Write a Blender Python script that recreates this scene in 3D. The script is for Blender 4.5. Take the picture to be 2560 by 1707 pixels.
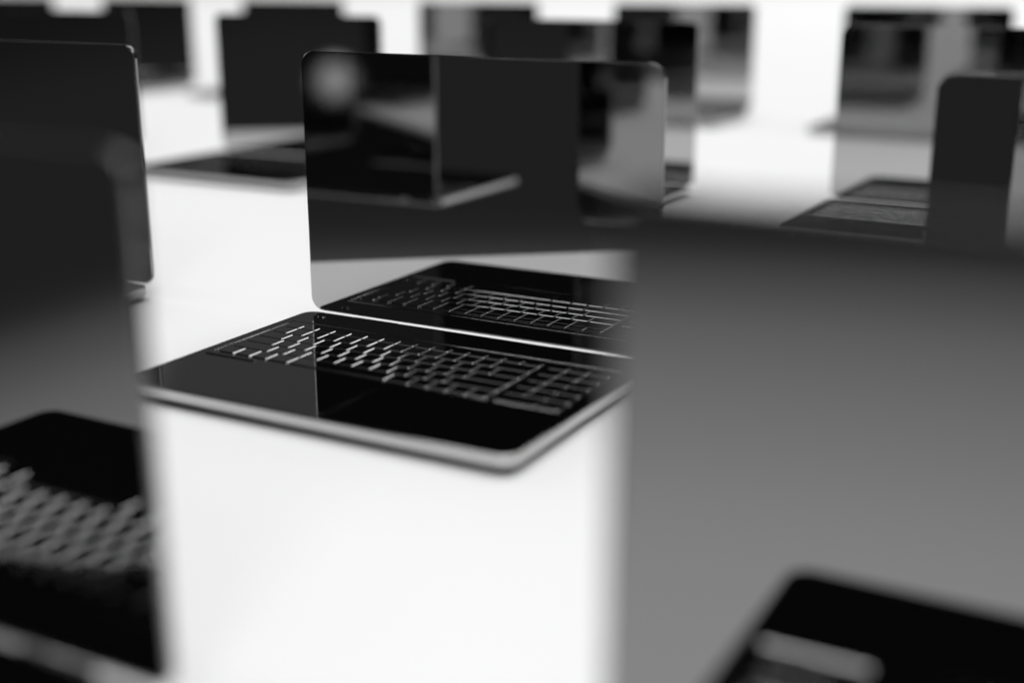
import bpy, bmesh, math
from mathutils import Vector

S = bpy.context.scene
for o in list(bpy.data.objects):
    bpy.data.objects.remove(o, do_unlink=True)
C = S.collection

# ------------------------------------------------------------------ camera
YAW, PITCH = 0.5, 0.2816
cam_d = bpy.data.cameras.new('camera')
cam = bpy.data.objects.new('camera', cam_d); C.objects.link(cam)
cam.location = (0.7417, -0.948, 0.3118)
cam.rotation_euler = (math.pi/2 - PITCH, 0, YAW)
cam_d.sensor_width = 36.0
cam_d.lens = 44.51
cam_d.clip_start = 0.01
cam_d.clip_end = 500
cam_d.dof.use_dof = True
cam_d.dof.focus_distance = 1.17
cam_d.dof.aperture_fstop = 1.5
S.camera = cam

# ------------------------------------------------------------------ surroundings: dark studio, paler towards the nadir
w = bpy.data.worlds.new('World'); S.world = w; w.use_nodes = True
nt = w.node_tree; nt.nodes.clear()
tc = nt.nodes.new('ShaderNodeTexCoord'); sx = nt.nodes.new('ShaderNodeSeparateXYZ')
mp = nt.nodes.new('ShaderNodeMapRange'); rp = nt.nodes.new('ShaderNodeValToRGB')
bg = nt.nodes.new('ShaderNodeBackground'); wo = nt.nodes.new('ShaderNodeOutputWorld')
# the pale lower part of the surroundings starts lower down towards the left of the reflected view
dt = nt.nodes.new('ShaderNodeVectorMath'); dt.operation = 'DOT_PRODUCT'; dt.inputs[1].default_value = (-.878, .479, 0)
sb = nt.nodes.new('ShaderNodeMath'); sb.operation = 'SUBTRACT'; sb.inputs[1].default_value = .18
mx = nt.nodes.new('ShaderNodeMath'); mx.operation = 'MAXIMUM'; mx.inputs[1].default_value = 0
ma = nt.nodes.new('ShaderNodeMath'); ma.operation = 'MULTIPLY_ADD'; ma.inputs[1].default_value = .24
nt.links.new(tc.outputs['Generated'], sx.inputs[0]); nt.links.new(tc.outputs['Generated'], dt.inputs[0])
nt.links.new(dt.outputs['Value'], sb.inputs[0]); nt.links.new(sb.outputs[0], mx.inputs[0])
nt.links.new(mx.outputs[0], ma.inputs[0]); nt.links.new(sx.outputs['Z'], ma.inputs[2])
nt.links.new(ma.outputs[0], mp.inputs['Value'])
mp.inputs['From Min'].default_value = -1; mp.inputs['From Max'].default_value = 1
nt.links.new(mp.outputs[0], rp.inputs[0])
# the wall beyond the far rows is a little paler than the dark end behind the camera
sy = sx.outputs['Y']
m1 = nt.nodes.new('ShaderNodeMath'); m1.operation = 'MULTIPLY'; m1.use_clamp = True; m1.inputs[1].default_value = 2
m2 = nt.nodes.new('ShaderNodeMath'); m2.operation = 'MULTIPLY'; m2.use_clamp = True; m2.inputs[1].default_value = 7
m3 = nt.nodes.new('ShaderNodeMath'); m3.operation = 'MULTIPLY'
m4 = nt.nodes.new('ShaderNodeMath'); m4.operation = 'MULTIPLY_ADD'; m4.inputs[1].default_value = .055
nt.links.new(sy, m1.inputs[0]); nt.links.new(sx.outputs['Z'], m2.inputs[0])
nt.links.new(m1.outputs[0], m3.inputs[0]); nt.links.new(m2.outputs[0], m3.inputs[1])
nt.links.new(m3.outputs[0], m4.inputs[0]); nt.links.new(rp.outputs[0], m4.inputs[2])
# glows added to the world for reflections: left side, and right behind the camera
def ramp01(sock, a, b):
    r = nt.nodes.new('ShaderNodeMapRange'); r.interpolation_type = 'SMOOTHSTEP'
    r.inputs['From Min'].default_value = a; r.inputs['From Max'].default_value = b
    nt.links.new(sock, r.inputs['Value']); return r.outputs[0]
def mul(*ss):
    o = ss[0]
    for q in ss[1:]:
        n = nt.nodes.new('ShaderNodeMath'); n.operation = 'MULTIPLY'
        nt.links.new(o, n.inputs[0])
        if isinstance(q, float): n.inputs[1].default_value = q
        else: nt.links.new(q, n.inputs[1])
        o = n.outputs[0]
    return o
def add(a, b):
    n = nt.nodes.new('ShaderNodeMath'); n.operation = 'ADD'
    nt.links.new(a, n.inputs[0]); nt.links.new(b, n.inputs[1]); return n.outputs[0]
SX, SY, SZ = sx.outputs['X'], sx.outputs['Y'], sx.outputs['Z']
left_glow = mul(ramp01(SX, -.66, -.70), ramp01(SY, -.1, .0), ramp01(SZ, .16, .21), add(ramp01(SX, -.66, -.70), mul(ramp01(SX, -.78, -.88), 4.0)), .35)
right_glow = mul(ramp01(SX, .3, .45), ramp01(SY, -.3, -.4), ramp01(SZ, .15, .05), ramp01(SZ, -.5, -.3), 1.2)
# bright spot added to the world behind left, reflected pale in the centre screen
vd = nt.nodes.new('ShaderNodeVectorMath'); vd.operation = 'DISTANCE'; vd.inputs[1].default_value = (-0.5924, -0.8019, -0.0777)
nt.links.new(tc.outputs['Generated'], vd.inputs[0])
far_glow = mul(ramp01(vd.outputs['Value'], .019, .006), 2.3)
right_upper_glow = mul(ramp01(SX, .15, .3), ramp01(SY, -.5, -.7), ramp01(SZ, .2, .3), ramp01(SZ, .6, .5), .9)  # glow added to the world so the right-hand key edges catch light
upper_glow = mul(ramp01(SX, -.62, -.45), ramp01(SY, .1, -.1), ramp01(SZ, .6, .75), .3)  # added glow high in the world, brightens the front edges of right keys
total = add(add(right_upper_glow, upper_glow), add(m4.outputs[0], add(add(left_glow, right_glow), far_glow)))
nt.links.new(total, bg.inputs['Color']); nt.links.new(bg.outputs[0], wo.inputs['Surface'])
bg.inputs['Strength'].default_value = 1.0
WORLD = [(-1, .55), (-.55, .52), (-.43, .47), (-.39, .43), (-.31, .31), (-.265, .23), (-.235, .145), (-.217, .10), (-.2, .041), (-.18, .028), (-.05, .028), (0, .015), (.2, .008), (.6, .008), (1, .008)]
cr = rp.color_ramp
while len(cr.elements) > 1: cr.elements.remove(cr.elements[-1])
for k, (z, v) in enumerate(WORLD):
    p = z*.5 + .5
    e = cr.elements[0] if k == 0 else cr.elements.new(p)
    e.position = p; e.color = (v, v, v, 1)

# ------------------------------------------------------------------ overhead studio softbox
ld = bpy.data.lights.new('overhead_softbox', 'AREA'); ld.shape = 'RECTANGLE'
ld.size = 30; ld.size_y = 44
LAMP_L = 3.3                                    # radiance of the softbox
ld.energy = LAMP_L * math.pi * 30*44
lo = bpy.data.objects.new('overhead_softbox', ld); C.objects.link(lo)
lo.location = (0, 16, 26)

kd = bpy.data.lights.new('key_softbox', 'AREA'); kd.shape = 'RECTANGLE'; kd.size = .8; kd.size_y = 1.0
kd.energy = 6.5 * math.pi * .8*1.0
ko = bpy.data.objects.new('key_softbox', kd); C.objects.link(ko)
ko.location = (1.4, -2.95, 2.7)
ko.rotation_euler = (Vector((.1, 0, 0)) - ko.location).to_track_quat('-Z', 'Y').to_euler()

S.view_settings.view_transform = 'Standard'
S.view_settings.look = 'None'
S.view_settings.exposure = 0
S.view_settings.gamma = 1
S.view_settings.use_curve_mapping = False
S.render.engine = 'CYCLES'
S.cycles.max_bounces = 16
S.cycles.glossy_bounces = 12
S.cycles.caustics_reflective = False

# ------------------------------------------------------------------ materials
def mat(name, col, rough, metal=0.0, noise=0.0, scale=60.0):
    m = bpy.data.materials.new(name); m.use_nodes = True
    n = m.node_tree; b = n.nodes['Principled BSDF']
    b.inputs['Base Color'].default_value = (col, col, col, 1)
    b.inputs['Metallic'].default_value = metal
    b.inputs['Roughness'].default_value = rough
    if noise:
        t = n.nodes.new('ShaderNodeTexCoord'); x = n.nodes.new('ShaderNodeTexNoise')
        x.inputs['Scale'].default_value = scale; x.inputs['Detail'].default_value = 4
        r = n.nodes.new('ShaderNodeMapRange')
        r.inputs['To Min'].default_value = max(0, rough - noise); r.inputs['To Max'].default_value = rough + noise
        n.links.new(t.outputs['Object'], x.inputs['Vector'])
        n.links.new(x.outputs['Fac'], r.inputs['Value'])
        n.links.new(r.outputs[0], b.inputs['Roughness'])
    return m
M_FLOOR = mat('white_floor_paint', .80, .6, 0, .05, 3)
M_GLOSS = mat('polished_black_mirror', .46, .018, 1.0, .008, 9)
M_DECK  = mat('polished_black_deck', .42, .012, 1.0, .006, 12)
M_EDGE  = mat('polished_edge', .50, .08, 1.0, .02, 40)
M_RIM   = mat('dark_polished_rim', .28, .03, 1.0, .01, 40)
M_RIMTOP = mat('black_gloss_rim', .015, .1)
M_RIMTOP.node_tree.nodes['Principled BSDF'].inputs['IOR'].default_value = 1.8
M_KEY   = mat('black_key', .46, .05, 1.0, .015, 80)
M_RUB   = mat('black_rubber', .02, .6)

# ------------------------------------------------------------------ mesh helpers
def new_obj(name, bm, m, parent=None):
    bmesh.ops.recalc_face_normals(bm, faces=bm.faces)
    me = bpy.data.meshes.new(name); bm.to_mesh(me); bm.free()
    me.materials.append(m)
    o = bpy.data.objects.new(name, me); C.objects.link(o)
    if parent: o.parent = parent
    return o

def rrect(x0, x1, y0, y1, r, n=8):
    pts = []
    for cx, cy, a0 in ((x1-r, y1-r, 0), (x0+r, y1-r, 90), (x0+r, y0+r, 180), (x1-r, y0+r, 270)):
        for k in range(n+1):
            a = math.radians(a0 + 90*k/n)
            pts.append((cx + r*math.cos(a), cy + r*math.sin(a)))
    return pts

def slab(bm, x0, x1, y0, y1, z0, z1, r, bev_lo, bev_hi, n=8, seg=3, fn=None, smooth=True, ky=1.0, kx=1.0):
    """rounded-rectangle slab with rounded lower and upper edges; fn maps (u, v, w) to a point"""
    loops = []
    for k in range(seg+1):
        a = math.pi/2*k/seg
        loops.append((bev_lo*(1-math.sin(a)), z0 + bev_lo*(1-math.cos(a))))
    for k in range(seg+1):
        a = math.pi/2*k/seg
        loops.append((bev_hi*(1-math.cos(a)), z1 - bev_hi*(1-math.sin(a))))
    rings = []
    for ins, z in loops:
        rr = max(r - ins, r*.25)
        ring = []
        for (u, v) in rrect(x0+ins*kx, x1-ins*kx, y0+ins*ky, y1-ins*ky, rr, n):
            p = (u, v, z) if fn is None else fn(u, v, z)
            ring.append(bm.verts.new(p))
        rings.append(ring)
    L = len(rings[0])
    for a, b in zip(rings, rings[1:]):
        for k in range(L):
            f = bm.faces.new((a[k], a[(k+1) % L], b[(k+1) % L], b[k])); f.smooth = smooth
    bm.faces.new(list(reversed(rings[0]))); bm.faces.new(rings[-1])

# ------------------------------------------------------------------ the white floor: a finite sheet that ends on one straight edge
W, D, H = .36, .25, .245
FZ = -.0148
def floor():
    a = Vector((-1.13, .51)); b = Vector((.131, -.493)); d = (b-a).normalized(); n = Vector((-d.y, d.x))
    c = Vector((.33, -.612))
    p = [a - d*120, c, Vector((120, -.612)), Vector((120, 160)), a - d*120 + n*160]
    bm = bmesh.new()
    top = [bm.verts.new((q.x, q.y, FZ)) for q in p]; bot = [bm.verts.new((q.x, q.y, FZ-.012)) for q in p]
    bm.faces.new(top); bm.faces.new(bot[::-1])
    N = len(p)
    for k in range(N): bm.faces.new((top[k], bot[k], bot[(k+1) % N], top[(k+1) % N]))
    o = new_obj('floor', bm, M_FLOOR); o['kind'] = 'structure'
floor()

# ------------------------------------------------------------------ key layout (x0, x1, y0, y1)
def key_rects():
    out = []
    X0, X1 = .0175, .2835
    yb, pitch, fn = -.1515, .0180, .0105
    rows = [
        [1, 1, 1, 1.25, 5.5, 1.25, 1, 1, 1, 1],
        [2.25] + [1]*10 + [2.75],
        [1.75] + [1]*11 + [2.25],
        [1.5] + [1]*12 + [1.5],
        [1]*13 + [2],
        [1]*15]
    y = yb
    for k, r in enumerate(rows):
        h = fn if k == 5 else pitch
        t = sum(r); x = X0
        for q in r:
            wd = (X1-X0)*q/t
            out.append((x, x+wd, y, y+h)); x += wd
        y += h
    N0, N1 = .2895, .3455
    c = (N1-N0)/3
    y = yb
    out.append((N0, N0+2*c, y, y+pitch)); out.append((N0+2*c, N1, y, y+pitch)); y += pitch
    for k in range(4):
        for j in range(3): out.append((N0+j*c, N0+(j+1)*c, y, y+pitch))
        y += pitch
    for j in range(3): out.append((N0+j*c, N0+(j+1)*c, y, y+fn))
    return out
GAP = .0006
KZ = .0012
def add_key(bm, k, n=3, seg=3):
    slab(bm, k[0]+GAP, k[1]-GAP, k[2]+GAP, k[3]-GAP, .00005, KZ, .0012, .00002, .0004, n=n, seg=1, smooth=False)

# ------------------------------------------------------------------ the laptop, built once
LY0, LY1 = .0040, .0073          # front and back of the lid
LZ0 = .0004
def build_parts(root, single_keys):
    bm = bmesh.new()
    slab(bm, 0, W, -D, 0, -.0106, 0, .013, .0030, .0010, n=10, seg=4)
    base = new_obj('base', bm, M_EDGE, root)
    bm = bmesh.new()
    slab(bm, .0016, W-.0016, -D+.0016, -.0016, -.0004, .00018, .0116, .00005, .00012, n=10, seg=2)
    new_obj('deck_panel', bm, M_DECK, base)
    for fx in (.03, W-.03):
        for fy in (-D+.03, -.03):
            bm = bmesh.new()
            slab(bm, fx-.012, fx+.012, fy-.006, fy+.006, FZ+.0002, -.0106+.0004, .0055, .0005, .0001, n=4, seg=2)
            new_obj('rubber_foot', bm, M_RUB, base)
    T = .00018
    bm = bmesh.new()
    slab(bm, .094, .196, -.2445, -.167, 0, T+.00003, .004, .00001, .00003, n=5, seg=2)
    new_obj('trackpad', bm, M_DECK, root)
    bm = bmesh.new()
    slab(bm, .0225, .0305, -.0175, -.0135, 0, T+.0007, .0019, .00005, .0003, n=5, seg=2)
    new_obj('power_button', bm, M_KEY, root)
    for r in ((.0123, .0130, -.150, -.039), (.0137, .3470, -.0398, -.0391)):
        bm = bmesh.new()
        slab(bm, r[0], r[1], r[2], r[3], 0, T+.0005, .0003, .00003, .0003, n=2, seg=2)
        new_obj('keyboard_rim', bm, M_KEY, root)
    bm = bmesh.new()                                   # low lip in front of the keys, sloping down towards them
    prof = [(-.1598, 0), (-.1598, T+.0010), (-.1596, T+.0011), (-.1576, T+.0001), (-.1576, 0)]
    ends = [[bm.verts.new((x, y, z)) for y, z in prof] for x in (.0115, .0640)]
    bm.faces.new(ends[0]); bm.faces.new(ends[1][::-1])
    for k in range(5): bm.faces.new((ends[0][k], ends[1][k], ends[1][(k+1) % 5], ends[0][(k+1) % 5]))
    new_obj('keyboard_lip', bm, M_KEY, root)
    ks = key_rects()
    if single_keys:
        bm = bmesh.new()
        slab(bm, .0165, .3465, -.1525, -.0495, 0, T+.00006, .002, .00001, .00003, n=3, seg=1)
        kb = new_obj('keyboard', bm, M_DECK, root)
        for k in ks:
            bm = bmesh.new(); add_key(bm, k); new_obj('key', bm, M_KEY, kb)
    else:
        bm = bmesh.new()
        for k in ks: add_key(bm, k)
        new_obj('keyboard', bm, M_KEY, root)
    for hx in (.05, W-.05-.05):
        bm = bmesh.new()
        slab(bm, hx, hx+.05, -.0008, LY1-.0006, -.0058, -.0020, .001, .0008, .0008, n=2, seg=2)
        new_obj('hinge', bm, M_EDGE, root)
    bm = bmesh.new()
    slab(bm, 0, W, LZ0, H, 0, LY1-LY0, .0135, .0003, .0006, n=10, seg=1, ky=.3, kx=1.67, smooth=False, fn=lambda u, v, z: (u, LY1 - z, v))
    bm.normal_update()
    for f in bm.faces:
        f.material_index = 1 if abs(f.normal.x) < .95 and abs(f.normal.z) > .05 else 0
    lid = new_obj('lid', bm, M_RIM, root); lid.data.materials.append(M_RIMTOP)
    bm = bmesh.new()
    slab(bm, .0010, W-.0010, LZ0+.0010, H-.0010, 0, .0005, .0126, .00005, .00012, n=10, seg=2, fn=lambda u, v, z: (u, LY0 + .0003 - z, v))
    new_obj('screen', bm, M_GLOSS, lid)
    bm = bmesh.new()
    slab(bm, .0010, W-.0010, LZ0+.0010, H-.0010, 0, .0005, .0126, .00005, .00012, n=10, seg=2, fn=lambda u, v, z: (u, LY1 - .0003 + z, v))
    new_obj('back_panel', bm, M_GLOSS, lid)

GROUP = 'open black laptops set out in rows on the white floor'
def laptop_root(loc, label):
    o = bpy.data.objects.new('laptop', None); C.objects.link(o)
    o.location = loc; o.empty_display_size = .05
    o['label'] = label; o['category'] = 'laptop'; o['group'] = GROUP
    return o

def copy_children(src, dst):
    for ch in list(src.children):
        c = ch.copy(); C.objects.link(c); c.parent = dst
        copy_children(ch, c)

main = laptop_root((0, 0, 0), 'sharply focused open black laptop in the centre, its screen mirroring its own keyboard')
build_parts(main, True)

P1 = .567
SPOTS = [
    ((.0065, -.583), 'large blurred laptop at the lower left, its dark screen reflecting blurred keys'),
    ((.573, -.574), 'nearest laptop, filling the lower right with a blurred grey screen'),
    ((-P1, 0), 'dark lid at the far left, thin bright right edge, beside the sharp laptop'),
    ((P1, .004), 'narrow black lid at the right edge, rising above the big grey screen'),
    ((-.860, .86), 'black laptop behind the gap left of the sharp laptop, its tall dark lid fully black'),
    ((-.295, .86), 'laptop directly behind the sharp one, grey patterned lid showing above its top edge'),
    ((.275, .86), 'laptop with a pale grey reflecting lid, behind the black lid at the right edge'),
    ((-1.425, .86), 'blurred dark laptop behind the far left lid, lower than the black lids around it'),
    ((-.012, 1.99), 'farthest laptop on the right, its top peeking over the pale grey lid'),
    ((-.580, 1.99), 'far blurred laptop right of the sharp lid, grey screen with a dark upper corner'),
    ((-1.150, 1.99), 'far blurred laptop over the middle of the sharp lid, half pale and half black'),
    ((-1.755, 1.99), 'far black laptop peeking above the tall black lid left of the sharp one'),
    ((-2.310, 1.99), 'far black laptop between the top left corner and the white gap, right edge against white'),
    ((-2.880, 1.99), 'far black laptop in the top left corner of the picture'),
    ((-P1-.013, -.585), 'laptop whose dark back shows on the left of the sharp laptop screen'),
    ((-1.990, .86), 'laptop outside the left edge, mirrored pale in the far screen above the sharp lid'),
    ((-2*P1, 0), 'laptop beyond the left picture edge, beside the far left dark lid'),
]
first = None
TURN = {(P1, .004): .018}                        # the one that stands slightly askew
for (x, y), lab in SPOTS:
    r = laptop_root((x, y, 0), lab)
    r.rotation_euler.z = TURN.get((x, y), 0)
    if first is None:
        build_parts(r, False); first = r
    else:
        copy_children(first, r)
